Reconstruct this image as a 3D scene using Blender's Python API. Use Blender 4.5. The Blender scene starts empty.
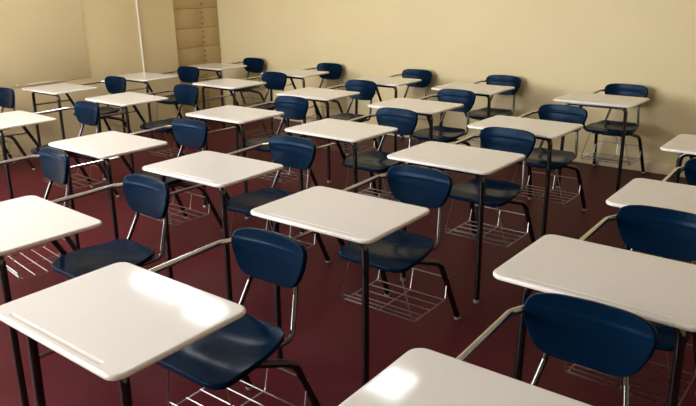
import bpy, bmesh, math, random
from mathutils import Vector, Matrix, Euler
random.seed(4)
PI = math.pi
scene = bpy.context.scene
COL = scene.collection

# ------------------------------------------------------------------ materials
def new_mat(name):
    m = bpy.data.materials.new(name); m.use_nodes = True
    nt = m.node_tree; b = nt.nodes['Principled BSDF']
    return m, nt, b

def noise_mat(name, c1, c2, scale, rough, metallic=0.0, bump=0.0, bump_scale=None, rough2=None, detail=4.0, coat=0.0, spec=0.5):
    m, nt, b = new_mat(name)
    tc = nt.nodes.new('ShaderNodeTexCoord')
    n = nt.nodes.new('ShaderNodeTexNoise'); n.inputs['Scale'].default_value = scale; n.inputs['Detail'].default_value = detail
    nt.links.new(tc.outputs['Object'], n.inputs['Vector'])
    r = nt.nodes.new('ShaderNodeValToRGB')
    r.color_ramp.elements[0].position = .35; r.color_ramp.elements[1].position = .65
    r.color_ramp.elements[0].color = (*c1, 1); r.color_ramp.elements[1].color = (*c2, 1)
    nt.links.new(n.outputs['Fac'], r.inputs['Fac']); nt.links.new(r.outputs['Color'], b.inputs['Base Color'])
    b.inputs['Metallic'].default_value = metallic
    b.inputs['Roughness'].default_value = rough
    b.inputs['Specular IOR Level'].default_value = spec
    if rough2 is not None:
        mr = nt.nodes.new('ShaderNodeMapRange')
        mr.inputs['From Min'].default_value = .3; mr.inputs['From Max'].default_value = .7
        mr.inputs['To Min'].default_value = rough; mr.inputs['To Max'].default_value = rough2
        nt.links.new(n.outputs['Fac'], mr.inputs['Value']); nt.links.new(mr.outputs['Result'], b.inputs['Roughness'])
    if coat:
        b.inputs['Coat Weight'].default_value = coat; b.inputs['Coat Roughness'].default_value = .15
    if bump:
        n2 = nt.nodes.new('ShaderNodeTexNoise'); n2.inputs['Scale'].default_value = bump_scale or scale * 4; n2.inputs['Detail'].default_value = 3
        nt.links.new(tc.outputs['Object'], n2.inputs['Vector'])
        bp = nt.nodes.new('ShaderNodeBump'); bp.inputs['Strength'].default_value = bump; bp.inputs['Distance'].default_value = .002
        nt.links.new(n2.outputs['Fac'], bp.inputs['Height']); nt.links.new(bp.outputs['Normal'], b.inputs['Normal'])
    return m

M = {}
M['top'] = noise_mat('cream_laminate', (.755, .725, .680), (.765, .735, .690), 40, .075, bump=.03, bump_scale=11, rough2=.085)
M['navy'] = noise_mat('navy_plastic', (.0009, .0094, .0275), (.0010, .0098, .0288), 18, .20, spec=.07)
M['navy'].node_tree.nodes['Principled BSDF'].inputs['Specular Tint'].default_value = (.45, .70, 1.0, 1)
M['chrome'] = noise_mat('chrome_tube', (.74, .73, .72), (.66, .65, .64), 25, .14, metallic=1.0, rough2=.24)
M['dark'] = noise_mat('darkened_chrome', (.085, .087, .093), (.070, .072, .078), 6, .11, metallic=.95)  # chrome, its dark reflections put into a darker base colour
M['wire'] = noise_mat('steel_wire', (.34, .33, .325), (.28, .27, .265), 40, .28, metallic=1.0)
M['mid'] = noise_mat('dimmed_chrome', (.16, .16, .165), (.125, .125, .13), 8, .14, metallic=1.0)  # same chrome for the uprights, reflections dimmed through the base colour
M['glide'] = noise_mat('grey_glide', (.32, .31, .30), (.25, .24, .23), 60, .35, metallic=.6)
M['wall'] = noise_mat('tan_wall_paint', (.70, .590, .340), (.73, .615, .36), 1.6, .62, bump=.25, bump_scale=140, detail=6)
M['wall_left'] = noise_mat('tan_wall_paint_side', (.74, .605, .335), (.77, .63, .355), 1.6, .60, bump=.25, bump_scale=140, detail=6)
M['board'] = noise_mat('cream_board', (.80, .665, .385), (.83, .69, .405), 2.0, .62, bump=.2, bump_scale=160)
M['cab'] = noise_mat('tan_cabinet_panel', (.52, .375, .175), (.56, .41, .195), 3.0, .5, bump=.15, bump_scale=90)
M['seam'] = noise_mat('dark_gap', (.26, .17, .085), (.30, .20, .10), 10, .7)
M['hinge'] = noise_mat('bronze_hinge', (.24, .17, .10), (.30, .22, .14), 50, .4, metallic=.6)
M['base'] = noise_mat('cream_baseboard', (.72, .62, .41), (.75, .65, .44), 8, .5)
M['pale'] = noise_mat('pale_trim', (.74, .69, .57), (.78, .73, .61), 12, .45)
M['ceil'] = noise_mat('ceiling_tile', (.84, .83, .80), (.88, .87, .84), 30, .9, bump=.4, bump_scale=60)
M['frame'] = noise_mat('white_light_frame', (.75, .75, .74), (.80, .80, .79), 20, .5)

def floor_mat():
    m, nt, b = new_mat('maroon_floor')
    tc = nt.nodes.new('ShaderNodeTexCoord')
    n = nt.nodes.new('ShaderNodeTexNoise'); n.inputs['Scale'].default_value = 1.4; n.inputs['Detail'].default_value = 6
    r = nt.nodes.new('ShaderNodeValToRGB')
    r.color_ramp.elements[0].position = .3; r.color_ramp.elements[1].position = .7
    r.color_ramp.elements[0].color = (.062, .0060, .0098, 1); r.color_ramp.elements[1].color = (.077, .0078, .0124, 1)
    v = nt.nodes.new('ShaderNodeTexVoronoi'); v.inputs['Scale'].default_value = 55
    v2 = nt.nodes.new('ShaderNodeTexNoise'); v2.inputs['Scale'].default_value = 300
    gt = nt.nodes.new('ShaderNodeMath'); gt.operation = 'LESS_THAN'; gt.inputs[1].default_value = .10
    mix = nt.nodes.new('ShaderNodeMix'); mix.data_type = 'RGBA'
    mix.inputs[7].default_value = (.20, .12, .12, 1)
    mul = nt.nodes.new('ShaderNodeMath'); mul.operation = 'MULTIPLY'; mul.inputs[1].default_value = .45
    for x in (n, v, v2): nt.links.new(tc.outputs['Object'], x.inputs['Vector'])
    nt.links.new(n.outputs['Fac'], r.inputs['Fac'])
    nt.links.new(v.outputs['Distance'], gt.inputs[0]); nt.links.new(gt.outputs[0], mul.inputs[0]); nt.links.new(mul.outputs[0], mix.inputs[0])
    nt.links.new(r.outputs['Color'], mix.inputs[6]); nt.links.new(mix.outputs[2], b.inputs['Base Color'])
    mr = nt.nodes.new('ShaderNodeMapRange'); mr.inputs['To Min'].default_value = .38; mr.inputs['To Max'].default_value = .52
    nt.links.new(n.outputs['Fac'], mr.inputs['Value']); nt.links.new(mr.outputs['Result'], b.inputs['Roughness'])
    bp = nt.nodes.new('ShaderNodeBump'); bp.inputs['Strength'].default_value = .12; bp.inputs['Distance'].default_value = .002
    nt.links.new(v2.outputs['Fac'], bp.inputs['Height']); nt.links.new(bp.outputs['Normal'], b.inputs['Normal'])
    b.inputs['Specular IOR Level'].default_value = .12
    return m
M['floor'] = floor_mat()

def emit_mat(name, col, s):
    m, nt, b = new_mat(name)
    b.inputs['Base Color'].default_value = (.9, .9, .9, 1)
    b.inputs['Emission Color'].default_value = (*col, 1); b.inputs['Emission Strength'].default_value = s
    return m

# ------------------------------------------------------------------ mesh helpers
def link(name, bm, mat, parent=None, smooth=True, angle=35):
    bmesh.ops.recalc_face_normals(bm, faces=bm.faces)
    me = bpy.data.meshes.new(name); bm.to_mesh(me); bm.free()
    me.materials.append(mat)
    if smooth:
        for p in me.polygons: p.use_smooth = True
        me.set_sharp_from_angle(angle=math.radians(angle))
    o = bpy.data.objects.new(name, me); COL.objects.link(o)
    if parent: o.parent = parent
    return o

def box(bm, x0, x1, y0, y1, z0, z1, bev=0.0):
    vs = [bm.verts.new((x, y, z)) for z in (z0, z1) for y in (y0, y1) for x in (x0, x1)]
    fs = [bm.faces.new([vs[i] for i in f]) for f in ((0, 2, 3, 1), (4, 5, 7, 6), (0, 1, 5, 4), (2, 6, 7, 3), (0, 4, 6, 2), (1, 3, 7, 5))]
    if bev:
        es = list({e for f in fs for e in f.edges})
        bmesh.ops.bevel(bm, geom=es, offset=bev, segments=2, affect='EDGES', profile=.5)

def fillet(pts, rads, n=6):
    P = [Vector(p) for p in pts]; out = [P[0]]
    if not isinstance(rads, (list, tuple)): rads = [rads] * (len(P) - 2)
    for i in range(1, len(P) - 1):
        a = (P[i - 1] - P[i]); b = (P[i + 1] - P[i]); la, lb = a.length, b.length
        a.normalize(); b.normalize(); r = rads[i - 1]
        ang = a.angle(b)
        if ang > PI - .03 or r <= 0: out.append(P[i]); continue
        d = min(r / math.tan(ang / 2), la * .49, lb * .49)
        s, e = P[i] + a * d, P[i] + b * d
        for k in range(n + 1):
            t = k / n
            out.append((1 - t) ** 2 * s + 2 * t * (1 - t) * P[i] + t * t * e)
    out.append(P[-1]); return out

def tube(bm, pts, r, seg=10, r_end=None):
    P = [Vector(p) for p in pts]
    T = []
    for i in range(len(P)):
        t = (P[min(i + 1, len(P) - 1)] - P[max(i - 1, 0)]); t.normalize(); T.append(t)
    up = Vector((0, 0, 1)) if abs(T[0].z) < .9 else Vector((1, 0, 0))
    nrm = (up - T[0] * up.dot(T[0])).normalized(); rings = []
    for i, p in enumerate(P):
        if i: nrm = (nrm - T[i] * nrm.dot(T[i])).normalized()
        bn = T[i].cross(nrm)
        rr = r if r_end is None else r + (r_end - r) * i / (len(P) - 1)
        rings.append([bm.verts.new(p + (nrm * math.cos(2 * PI * k / seg) + bn * math.sin(2 * PI * k / seg)) * rr) for k in range(seg)])
    for a, b in zip(rings, rings[1:]):
        for k in range(seg): bm.faces.new((a[k], a[(k + 1) % seg], b[(k + 1) % seg], b[k]))
    bm.faces.new(rings[0][::-1]); bm.faces.new(rings[-1])

def lathe(bm, prof, cx, cy, seg=14, axis=None):
    rings = []
    for r, z in prof:
        rings.append([bm.verts.new((cx + r * math.cos(2 * PI * k / seg), cy + r * math.sin(2 * PI * k / seg), z)) for k in range(seg)])
    for a, b in zip(rings, rings[1:]):
        for k in range(seg): bm.faces.new((a[k], a[(k + 1) % seg], b[(k + 1) % seg], b[k]))
    bm.faces.new(rings[0][::-1]); bm.faces.new(rings[-1])

def rrect(hx, hy, r, n=7):
    out = []
    for cx, cy, a0 in ((hx - r, hy - r, 0), (-hx + r, hy - r, 90), (-hx + r, -hy + r, 180), (hx - r, -hy + r, 270)):
        for k in range(n + 1):
            a = math.radians(a0 + 90 * k / n); out.append((cx + r * math.cos(a), cy + r * math.sin(a)))
    return out

# ------------------------------------------------------------------ the desk unit (built once, origin on the floor under the desk top)
TW, TD, TZ = .61, .448, .715
def tabletop_bm():
    bm = bmesh.new()
    prof = [(.007, -.0155), (.002, -.0145), (0, -.0105), (0, -.0055), (.0018, -.0022), (.005, -.0004), (.007, 0.0), (.0105, 0.0)]    # inset, height
    rings = []
    for ins, dz in prof:
        rings.append([bm.verts.new((x, y, TZ + dz)) for x, y in rrect(TW / 2 - ins, TD / 2 - ins, max(.041 - ins, .01), 8)])
    n = len(rings[0])
    for a, b in zip(rings, rings[1:]):
        for k in range(n): bm.faces.new((a[k], a[(k + 1) % n], b[(k + 1) % n], b[k]))
    bm.faces.new(rings[0][::-1])
    # pencil groove near the front edge, a shallow rounded channel
    gy, gx = -.197, .222
    g = [(x, y + gy) for x, y in rrect(gx, .0075, .0074, 5)]
    g0 = [bm.verts.new((x * 1.012, gy + (y - gy) * 1.2, TZ)) for x, y in g]
    g1 = [bm.verts.new((x, y, TZ)) for x, y in g]
    g2 = [bm.verts.new((x * .985, gy + (y - gy) * .72, TZ - .0011)) for x, y in g]
    g3 = [bm.verts.new((x * .975, gy + (y - gy) * .35, TZ - .0018)) for x, y in g]
    m = len(g)
    for a, b in ((g0, g1), (g1, g2), (g2, g3)):
        for k in range(m): bm.faces.new((a[k], a[(k + 1) % m], b[(k + 1) % m], b[k]))
    bm.faces.new(g3)
    top = rings[-1]
    es = []
    for loop in (top, g0):
        for k in range(len(loop)):
            e = bm.edges.get((loop[k], loop[(k + 1) % len(loop)])); es.append(e)
    bmesh.ops.triangle_fill(bm, use_beauty=True, use_dissolve=False, edges=es)
    return bm

def sm(a, b, x):
    t = max(0, min(1, (x - a) / (b - a))); return t * t * (3 - 2 * t)

def superring(fn, n=56):
    return [fn(2 * PI * k / n) for k in range(n)]

def sup(t, p):
    c, s = math.cos(t), math.sin(t)
    return (math.copysign(abs(c) ** (2 / p), c), math.copysign(abs(s) ** (2 / p), s))

SY0, SY1 = .177, .547         # seat front / back
def seat_z(x, y):
    v = (y - SY0) / (SY1 - SY0)
    z = .436
    z -= .010 * (1 - sm(0, .30, v)) ** 1.6                       # waterfall front
    z += .013 * sm(.62, 1.0, v) ** 1.3                           # rising rear
    z += .008 * (abs(x) / .19) ** 3 * sm(.1, .5, v)              # raised sides
    z -= .009 * math.exp(-((v - .60) / .30) ** 2) * math.exp(-(x / .14) ** 2)
    z += .003 * math.exp(-(x / .06) ** 2) * (1 - sm(.15, .6, v))
    return z
def seat_bm():
    bm = bmesh.new()
    def xy(t, s):
        u, w = sup(t, 5.6)
        u *= s; w *= s
        hw = .191 - .040 * sm(-.3, 1, w)
        return u * hw, (SY0 + SY1) / 2 + w * (SY1 - SY0) / 2
    N = 56
    rings = []
    for s in (.12, .25, .38, .5, .62, .73, .83, .91, .965, .99):
        ring = []
        for k in range(N):
            x, y = xy(2 * PI * k / N, s); ring.append(bm.verts.new((x, y, seat_z(x, y))))
        rings.append(ring)
    for s, dz in ((1.0, -.003), (1.006, -.009), (1.003, -.018), (.985, -.021), (.97, -.017), (.93, -.012), (.7, -.012), (.4, -.012), (.12, -.012)):
        ring = []
        for k in range(N):
            x, y = xy(2 * PI * k / N, s); ring.append(bm.verts.new((x, y, seat_z(x, y) + dz)))
        rings.append(ring)
    for a, b in zip(rings, rings[1:]):
        for k in range(N): bm.faces.new((a[k], a[(k + 1) % N], b[(k + 1) % N], b[k]))
    bm.faces.new(rings[0]); bm.faces.new(rings[-1][::-1])
    return bm

BZ0, BZ1 = .571, .753
def back_pt(x, z):
    y = .597 + (z - BZ0) * .16  - .026 * (abs(x) / .18) ** 2.0
    y -= .0016 * math.exp(-((z - .704) / .007) ** 2)
    return Vector((x, y, z))
def backrest_bm():
    bm = bmesh.new(); N = 60
    zc, hz = (BZ0 + BZ1) / 2, (BZ1 - BZ0) / 2
    def xz(t, s):
        u, w = sup(t, 5.0)
        u *= s; w *= s
        hw = .1755 - .039 * (1 - sm(-1.1, .45, w))
        z = zc + w * hz
        if w > 0: z -= .003 * (u ** 2) * w                # slight arch of the top edge
        if w < 0: z += .006 * (u ** 2) * -w
        return -.003 + u * hw, z
    th = .013
    rings = []
    def ring(s, off):
        r = []
        for k in range(N):
            x, z = xz(2 * PI * k / N, s)
            p = back_pt(x, z); e = .002
            nrm = (back_pt(x + e, z) - back_pt(x - e, z)).cross(back_pt(x, z + e) - back_pt(x, z - e)).normalized()
            if nrm.y > 0: nrm = -nrm
            r.append(bm.verts.new(p - nrm * off))
        return r
    for s in [.06 + .04 * q for q in range(22)] + [.935, .96, .978]: rings.append(ring(s, 0))
    rings.append(ring(.99, .001)); rings.append(ring(1.0, .005)); rings.append(ring(1.0, .012)); rings.append(ring(.99, .019))
    rings.append(ring(.965, .020)); rings.append(ring(.94, .014))
    for s in (.8, .6, .4, .2, .08): rings.append(ring(s, th))
    for a, b in zip(rings, rings[1:]):
        for k in range(N): bm.faces.new((a[k], a[(k + 1) % N], b[(k + 1) % N], b[k]))
    bm.faces.new(rings[0]); bm.faces.new(rings[-1][::-1])
    return bm

LXR, LXL, LY, LR = .243, -.205, -.158, .0138
def glide(parent, x, y):
    bm = bmesh.new(); lathe(bm, [(.010, .020), (.0145, .018), (.0165, .010), (.0165, .003), (.014, 0)], x, y); link('foot_glide', bm, M['glide'], parent)

def make_desk():
    root = bpy.data.objects.new('combo_desk', None); COL.objects.link(root)
    root.empty_display_size = .2
    link('tabletop', tabletop_bm(), M['top'], root, angle=50)
    zt = TZ - .0155 - .0142
    # front frame: crossbar under the top that bends down into two legs
    bm = bmesh.new(); tube(bm, [(LXL + .085, LY, zt), (LXR - .085, LY, zt)], LR, 12); link('crossbar', bm, M['dark'], root)
    for s, lx in ((-1, LXL), (1, LXR)):
        bm = bmesh.new()
        tube(bm, fillet([(lx - s * .088, LY, zt), (lx, LY, zt), (lx + s * .006, LY - .010, .34), (lx + s * .006, LY - .016, .016)], [.05, 0], 8), LR, 12)
        leg = link('front_leg', bm, M['dark'], root); glide(leg, lx + s * .006, LY - .016)
    # under-top mounting bars, side brace, strut down to the seat
    bm = bmesh.new()
    for x in (-.222, .2): box(bm, x - .018, x + .018, -.12, .16, TZ - .0215, TZ - .0150, .001)
    link('mounting_bracket', bm, M['dark'], root)
    bm = bmesh.new(); tube(bm, [(LXL - .010, LY + .006, .556), (-.224, .222, .551)], .0088, 10); link('side_brace', bm, M['chrome'], root)
    bm = bmesh.new()
    tube(bm, fillet([(-.222, .10, zt - .002), (-.222, .150, zt - .002), (-.218, .295, .408), (-.150, .345, .394), (-.128, .51, .396)], [.035, .05, .04], 6), .0130, 12)
    link('strut', bm, M['dark'], root)
    # arm rail from under the top to the backrest
    bm = bmesh.new()
    tube(bm, fillet([(-.200, .08, .6835), (-.200, .20, .6840), (-.203, .560, .6900), (-.168, .636, .689), (-.06, .645, .670)], [0, .05, .04], 7), .0108, 12)
    link('arm_rail', bm, M['chrome'], root)
    # chair
    link('seat', seat_bm(), M['navy'], root, angle=60)
    back = link('backrest', backrest_bm(), M['navy'], root, angle=60)
    for s in (-1, 1):
        bm = bmesh.new()
        tube(bm, fillet([(s * .122, .27, .4055), (s * .126, .42, .407), (s * .140, .555, .412), (s * .112, .612, .55), (s * .090, .644, .69)], [0, .045, .05], 7), .0098, 12)
        link('back_upright', bm, M['mid'], root)
        bm = bmesh.new()
        tube(bm, fillet([(s * .095, .28, .386), (s * .118, .385, .386), (s * .178 - .010, .530, .338), (s * .214 - .019, .672 - s * .008, .016)], [.06, .085], 10), .0142, 12)
        leg = link('rear_leg', bm, M['dark'], root); glide(leg, s * .214 - .019, .673 - s * .008)
    bm = bmesh.new()
    box(bm, -.125, .125, .225, .262, .388, .404, .003); box(bm, -.125, .125, .415, .452, .392, .406, .003); box(bm, -.05, .05, .25, .43, .378, .390, .003)
    link('seat_bracket', bm, M['dark'], root)
    # wire book basket
    bm = bmesh.new(); wr = .0030
    for y in (.28, .345, .41, .475, .54): tube(bm, [(-.205, y, .152), (.185, y, .152)], wr, 6)
    tube(bm, [(-.212, .268, .178), (.192, .268, .178)], wr + .0004, 6); tube(bm, [(-.212, .272, .154), (.192, .272, .154)], wr, 6)
    tube(bm, [(-.205, .579, .250), (.186, .579, .250)], wr + .0004, 6)
    for x in (-.205, -.01, .185):
        tube(bm, fillet([(x, .266, .180), (x, .272, .146), (x, .555, .147), (x * .97, .579, .250)], [.012, .012], 3), wr, 6)
    tube(bm, [(-.208, .267, .178), (-.135, .240, .408)], wr, 6); tube(bm, [(.185, .267, .150), (.125, .250, .404)], wr, 6)
    tube(bm, fillet([(-.01, .579, .250), (-.01, .51, .30), (-.01, .44, .388)], .05, 4), wr, 6)
    link('book_basket', bm, M['wire'], root)
    for ch in root.children:
        t = {'tabletop': 'cream laminate top with a shallow pencil groove', 'seat': 'navy plastic seat', 'backrest': 'navy plastic backrest',
             'arm_rail': 'bright chrome arm rail', 'book_basket': 'steel wire book basket under the seat'}.get(ch.name)
        if t: ch['label'] = t
    return root

def copy_tree(o, parent=None):
    c = o.copy(); COL.objects.link(c)
    if parent: c.parent = parent
    for ch in list(o.children): copy_tree(ch, c)
    return c

UNITS = [
 ((0, 1), -6.2829, 2.1930, -0.0001, 'combo desk at the left photo edge, only its navy backrest showing above a cream top'),
 ((0, 2), -6.1138, 3.2368, 0.0161, 'cream-topped combo desk beside the left wall, directly below the pale strip on the board'),
 ((0, 3), -6.1650, 4.2101, 0.0407, 'cream-topped combo desk beside the left wall at the foot of the thin pale conduit'),
 ((0, 4), -6.2359, 5.2650, 0.0125, 'combo desk in the far corner, its cream top in front of the tan panelled cabinet'),
 ((1, 1), -4.8910, 2.1707, -0.0311, 'combo desk in the second line from the left wall, top cut by photo edge'),
 ((1, 2), -4.9960, 3.2188, -0.0350, 'combo desk in the second line from the left wall, third desk from the back wall'),
 ((1, 3), -4.9609, 4.3309, -0.0132, 'combo desk in the second line from the left wall, second desk from the back wall'),
 ((1, 4), -4.9668, 5.2650, 0.0542, 'combo desk in the second line from the left wall, its chair against the back wall'),
 ((2, 0), -3.5598, 1.1571, -0.1045, 'combo desk by the left edge, only its blue chair showing left of a cream top'),
 ((2, 1), -3.5698, 2.1370, -0.0060, 'combo desk in the third line from the left wall, whole top nearest left edge'),
 ((2, 2), -3.6740, 3.2383, 0.0101, 'combo desk in the third line from the left wall, third desk from the back wall'),
 ((2, 3), -3.8000, 4.2961, 0.0044, 'combo desk in the third line from the left wall, second desk from the back wall'),
 ((2, 4), -3.7926, 5.2500, 0.0281, 'combo desk in the third line from the left wall, its chair against the back wall'),
 ((3, 0), -2.6038, 1.1049, -0.0292, 'combo desk cut by left photo edge, shiny blue seat behind the foreground desk'),
 ((3, 1), -2.6153, 2.1318, 0.0228, 'combo desk in the fourth line from the left wall, fourth desk from the back wall'),
 ((3, 2), -2.6719, 3.2330, -0.0194, 'combo desk in the fourth line from the left wall, third desk from the back wall'),
 ((3, 3), -2.7696, 4.2413, -0.0089, 'combo desk in the fourth line from the left wall, second desk from the back wall'),
 ((3, 4), -2.8376, 5.2536, 0.0076, 'combo desk in the fourth line from the left wall, its chair against the back wall'),
 ((4, 0), -1.5883, 0.9167, 0.0200, 'large combo desk in the lower left foreground, bright glare streak across its cream top'),
 ((4, 1), -1.6411, 1.9650, 0.0192, 'combo desk at the centre of the photo, wire basket showing under its navy seat'),
 ((4, 2), -1.7189, 3.0262, -0.0041, 'combo desk right of centre, directly behind the central desk, third from the back wall'),
 ((4, 3), -1.7629, 3.9678, -0.0124, 'combo desk in the second line from the right, second desk from the back wall'),
 ((4, 4), -1.7175, 5.2335, -0.0073, 'combo desk standing apart at right against the back wall, basket seen above the baseboard'),
 ((5, 0), -0.5007, 1.0410, 0.0255, 'combo desk cut by the bottom edge, small white glare spot on its cream top'),
 ((5, 1), -0.5633, 1.9777, -0.0009, 'large combo desk at lower right, pencil groove showing above a dark navy backrest'),
 ((5, 2), -0.5276, 2.9066, 0.0133, 'combo desk at the right edge, its cream top behind the second dark navy backrest'),
 ((5, 3), -0.6060, 4.0062, -0.0027, 'farthest combo desk at the right edge, only a corner of its cream top showing'),
]
proto = make_desk()
for i, (k, x, y, t, lab) in enumerate(UNITS):
    o = proto if i == 0 else copy_tree(proto)
    o.location = (x, y, 0); o.rotation_euler = (0, 0, t)
    o['label'] = lab; o['category'] = 'desk'; o['group'] = 'combo desks set in lines across the classroom'

# ------------------------------------------------------------------ room
XL, XR, YF, YB, H = -6.95, 2.6, -3.2, 5.96, 2.75
def struct(name, bm, mat, parent=None, smooth=False):
    o = link(name, bm, mat, parent, smooth)
    if parent is None: o['kind'] = 'structure'
    return o
def sbox(name, a, mat, bev=0.0):
    bm = bmesh.new(); box(bm, *a, bev); return struct(name, bm, mat, None, bool(bev))
sbox('floor', (XL - .2, XR + .2, YF - .2, YB + .2, -.12, 0), M['floor'])
sbox('ceiling', (XL - .2, XR + .2, YF - .2, YB + .2, H, H + .12), M['ceil'])
sbox('wall_back', (XL - .2, XR + .2, YB, YB + .15, 0, H), M['wall'])
CY0 = 5.18                      # the cabinet fills the left wall from here to the corner
WY0, WY1, WZ0, WZ1 = -2.9, 1.2, .95, 2.45
bm = bmesh.new()
for a in ((YF - .2, WY0, 0, H), (WY1, CY0, 0, H), (WY0, WY1, 0, WZ0), (WY0, WY1, WZ1, H)): box(bm, XL - .2, XL + .03, a[0], a[1], a[2], a[3])
struct('wall_left', bm, M['wall_left'])
bm = bmesh.new()
for k in range(4):
    y = WY0 + .03 + (WY1 - WY0 - .06) * k / 3; box(bm, XL - .05, XL + .02, y - .03, y + .03, WZ0, WZ1)
for z in (WZ0 + .03, WZ1 - .03): box(bm, XL - .05, XL + .02, WY0, WY1, z - .03, z + .03)
struct('added_window_1', bm, M['frame'])  # unseen window, added to let side light into the room
al = bpy.data.lights.new('added_side_light', 'AREA'); al.shape = 'RECTANGLE'; al.size = WZ1 - WZ0; al.size_y = WY1 - WY0; al.energy = 260; al.color = (.97, .98, 1.0)
ao = bpy.data.objects.new('added_side_light', al); COL.objects.link(ao); ao.location = (XL - .22, (WY0 + WY1) / 2, (WZ0 + WZ1) / 2); ao.rotation_euler = (0, -PI / 2, 0)  # area lamp added outside the left wall for a strong side light
sbox('wall_right', (XR, XR + .15, YF - .2, YB + .2, 0, H), M['wall'])
FX0, FX1, FZ0, FZ1 = -5.9, -2.9, .95, 2.60
bm = bmesh.new()
for a in ((XL + .03, FX0, 0, H), (FX1, XR, 0, H), (FX0, FX1, 0, FZ0), (FX0, FX1, FZ1, H)): box(bm, a[0], a[1], YF - .15, YF, a[2], a[3])
struct('wall_front', bm, M['wall'])
bm = bmesh.new()
for k in range(5):
    x = FX0 + .03 + (FX1 - FX0 - .06) * k / 4; box(bm, x - .025, x + .025, YF - .10, YF - .04, FZ0, FZ1)
for z in (FZ0 + .03, FZ1 - .03): box(bm, FX0, FX1, YF - .10, YF - .04, z - .03, z + .03)
struct('added_window_2', bm, M['frame'])  # unseen window, added for frontal light on the back wall
al = bpy.data.lights.new('added_front_light', 'AREA'); al.shape = 'RECTANGLE'; al.size = FX1 - FX0; al.size_y = FZ1 - FZ0; al.energy = 370; al.color = (.97, .98, 1.0)
ao = bpy.data.objects.new('added_front_light', al); COL.objects.link(ao); ao.location = ((FX0 + FX1) / 2, YF - .18, (FZ0 + FZ1) / 2); ao.rotation_euler = (PI / 2, 0, 0)  # area lamp added behind the front wall to brighten walls and backrests
def baseboard(name, a):
    return sbox(name, a, M['base'], .004)
baseboard('baseboard_back', (XL + .05, XR, YB - .012, YB, 0, .095))
# thin conduit on the left wall
bm = bmesh.new(); tube(bm, [(XL + .042, 4.633, .0), (XL + .042, 4.633, H)], .011, 10)
for z in (.5, 1.4, 2.3): box(bm, XL + .03, XL + .046, 4.613, 4.653, z - .008, z + .008, .001)
o = link('conduit', bm, M['pale']); o['label'] = 'thin pale vertical conduit running up the tan left wall'; o['category'] = 'conduit'
# board on the left wall, its lower edge at desk height
b = bpy.data.objects.new('wall_board', None); COL.objects.link(b); b.location = (XL + .03, 0, 0)
b['label'] = 'large cream wall board on the left wall with a pale strip along its lower edge'; b['category'] = 'board'
bm = bmesh.new(); box(bm, 0, .007, 1.40, 3.91, .700, 2.55, .003); link('panel', bm, M['board'], b)
bm = bmesh.new(); box(bm, .007, .015, 3.176, 3.587, .702, .712, .003); link('strip', bm, M['pale'], b)
for y in (3.074, 3.895):
    bm = bmesh.new(); box(bm, .007, .013, y - .010, y + .010, .702, .720, .003); link('corner_clip', bm, M['pale'], b)
# tall cabinet in the corner
c = bpy.data.objects.new('storage_cabinet', None); COL.objects.link(c); c.location = (XL, (CY0 + YB) / 2, 0)
c['label'] = 'tall tan panelled cabinet with hinged doors in the far left corner'; c['category'] = 'cabinet'
y0, y1 = CY0 - c.location.y, YB - c.location.y
ym = 5.668 - c.location.y
bm = bmesh.new(); box(bm, -.2, -.018, y0 - .0, y1, 0, H); link('body', bm, M['seam'], c, smooth=False)
zs = 1.352; pitch = .2345
rows = [zs + pitch * k for k in range(-5, 6)]
edges = [0.012] + [r for r in rows] + [H]
for za, zb in zip(edges, edges[1:]):
    for ya, yb in ((y0 + .002, ym - .0015), (ym + .0015, y1 - .002)):
        bm = bmesh.new(); box(bm, -.017, 0, ya, yb, za + .0022, zb - .0022, .0015)
        d = link('door', bm, M['cab'], c)
    for q in (.22, .5, .78):
        z = za + (zb - za) * q
        if zb - za < .1: continue
        bm = bmesh.new()
        box(bm, 0, .003, ym - .028, ym + .028, z - .005, z + .005, .001); tube(bm, [(.004, ym, z - .018), (.004, ym, z + .018)], .005, 8)
        link('hinge', bm, M['hinge'], c)

# the left wall meets the back wall at a little over a right angle
ang = math.radians(5.5); piv = Matrix.Translation((XL, YB, 0))
turn = piv @ Matrix.Rotation(ang, 4, 'Z') @ piv.inverted()
bpy.context.view_layer.update()
for nm in ('wall_left', 'added_window_1', 'conduit', 'wall_board', 'storage_cabinet', 'added_side_light'):
    q = bpy.data.objects[nm]; q.matrix_world = turn @ q.matrix_world

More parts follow.
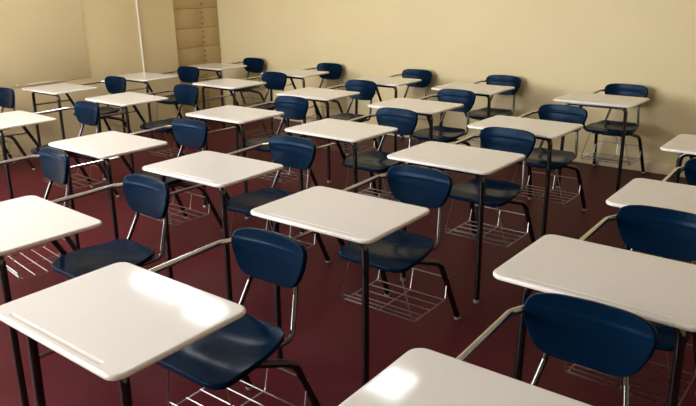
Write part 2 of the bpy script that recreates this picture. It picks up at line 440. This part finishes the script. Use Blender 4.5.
# ------------------------------------------------------------------ ceiling lights
LIGHTS = [
 (-5.42, 3.68, .80, .34, 'ceiling light panel near the left wall above the first and second desk lines'),
 (-4.62, 3.54, .36, .30, 'small ceiling light panel above the second desk line from the left wall'),
 (-2.58, 3.62, .36, .34, 'smallest ceiling light panel above the fourth desk line from the left wall'),
 (-5.6, .2, 1.2, .9, 'ceiling light panel near the left wall towards the front of the room'),
 (-4.1, .2, 1.2, .9, 'ceiling light panel above the foreground desks towards the front of the room'),
]
EM = emit_mat('light_diffuser', (.97, .985, 1.0), 17.0)
for x, y, w, d, lab in LIGHTS:
    r = bpy.data.objects.new('ceiling_light', None); COL.objects.link(r); r.location = (x, y, H)
    r['label'] = lab; r['category'] = 'ceiling light'; r['group'] = 'ceiling light panels'
    bm = bmesh.new()
    for a in ((-w / 2 - .03, w / 2 + .03, -d / 2 - .03, -d / 2), (-w / 2 - .03, w / 2 + .03, d / 2, d / 2 + .03), (-w / 2 - .03, -w / 2, -d / 2, d / 2), (w / 2, w / 2 + .03, -d / 2, d / 2)):
        box(bm, *a, -.03, 0)
    link('frame', bm, M['frame'], r, smooth=False)
    bm = bmesh.new(); box(bm, -w / 2, w / 2, -d / 2, d / 2, -.02, -.004); link('diffuser', bm, EM, r, smooth=False)

w = bpy.data.worlds.new('world'); scene.world = w; w.use_nodes = True
w.node_tree.nodes['Background'].inputs['Color'].default_value = (.70, .70, .70, 1)
w.node_tree.nodes['Background'].inputs['Strength'].default_value = .05

# ------------------------------------------------------------------ camera
cam = bpy.data.cameras.new('camera'); co = bpy.data.objects.new('camera', cam); COL.objects.link(co)
r = Vector((0.7798041778071872, 0.625747710420753, -0.01858082822810619))
u = Vector((-0.1783927757394368, 0.2505666088772846, 0.9515210938700817))
f = Vector((-0.6000678810255018, 0.7386854387484049, -0.30702175939604137))
co.matrix_world = Matrix(((r.x, u.x, -f.x, 0), (r.y, u.y, -f.y, 0), (r.z, u.z, -f.z, TZ + .85329), (0, 0, 0, 1)))
cam.sensor_width = 36; cam.lens = 668.865 / 696 * 36; cam.clip_start = .05
scene.camera = co
vs = scene.view_settings
vs.view_transform = 'Standard'; vs.look = 'None'; vs.gamma = 1; vs.use_curve_mapping = False
vs.exposure = -.13
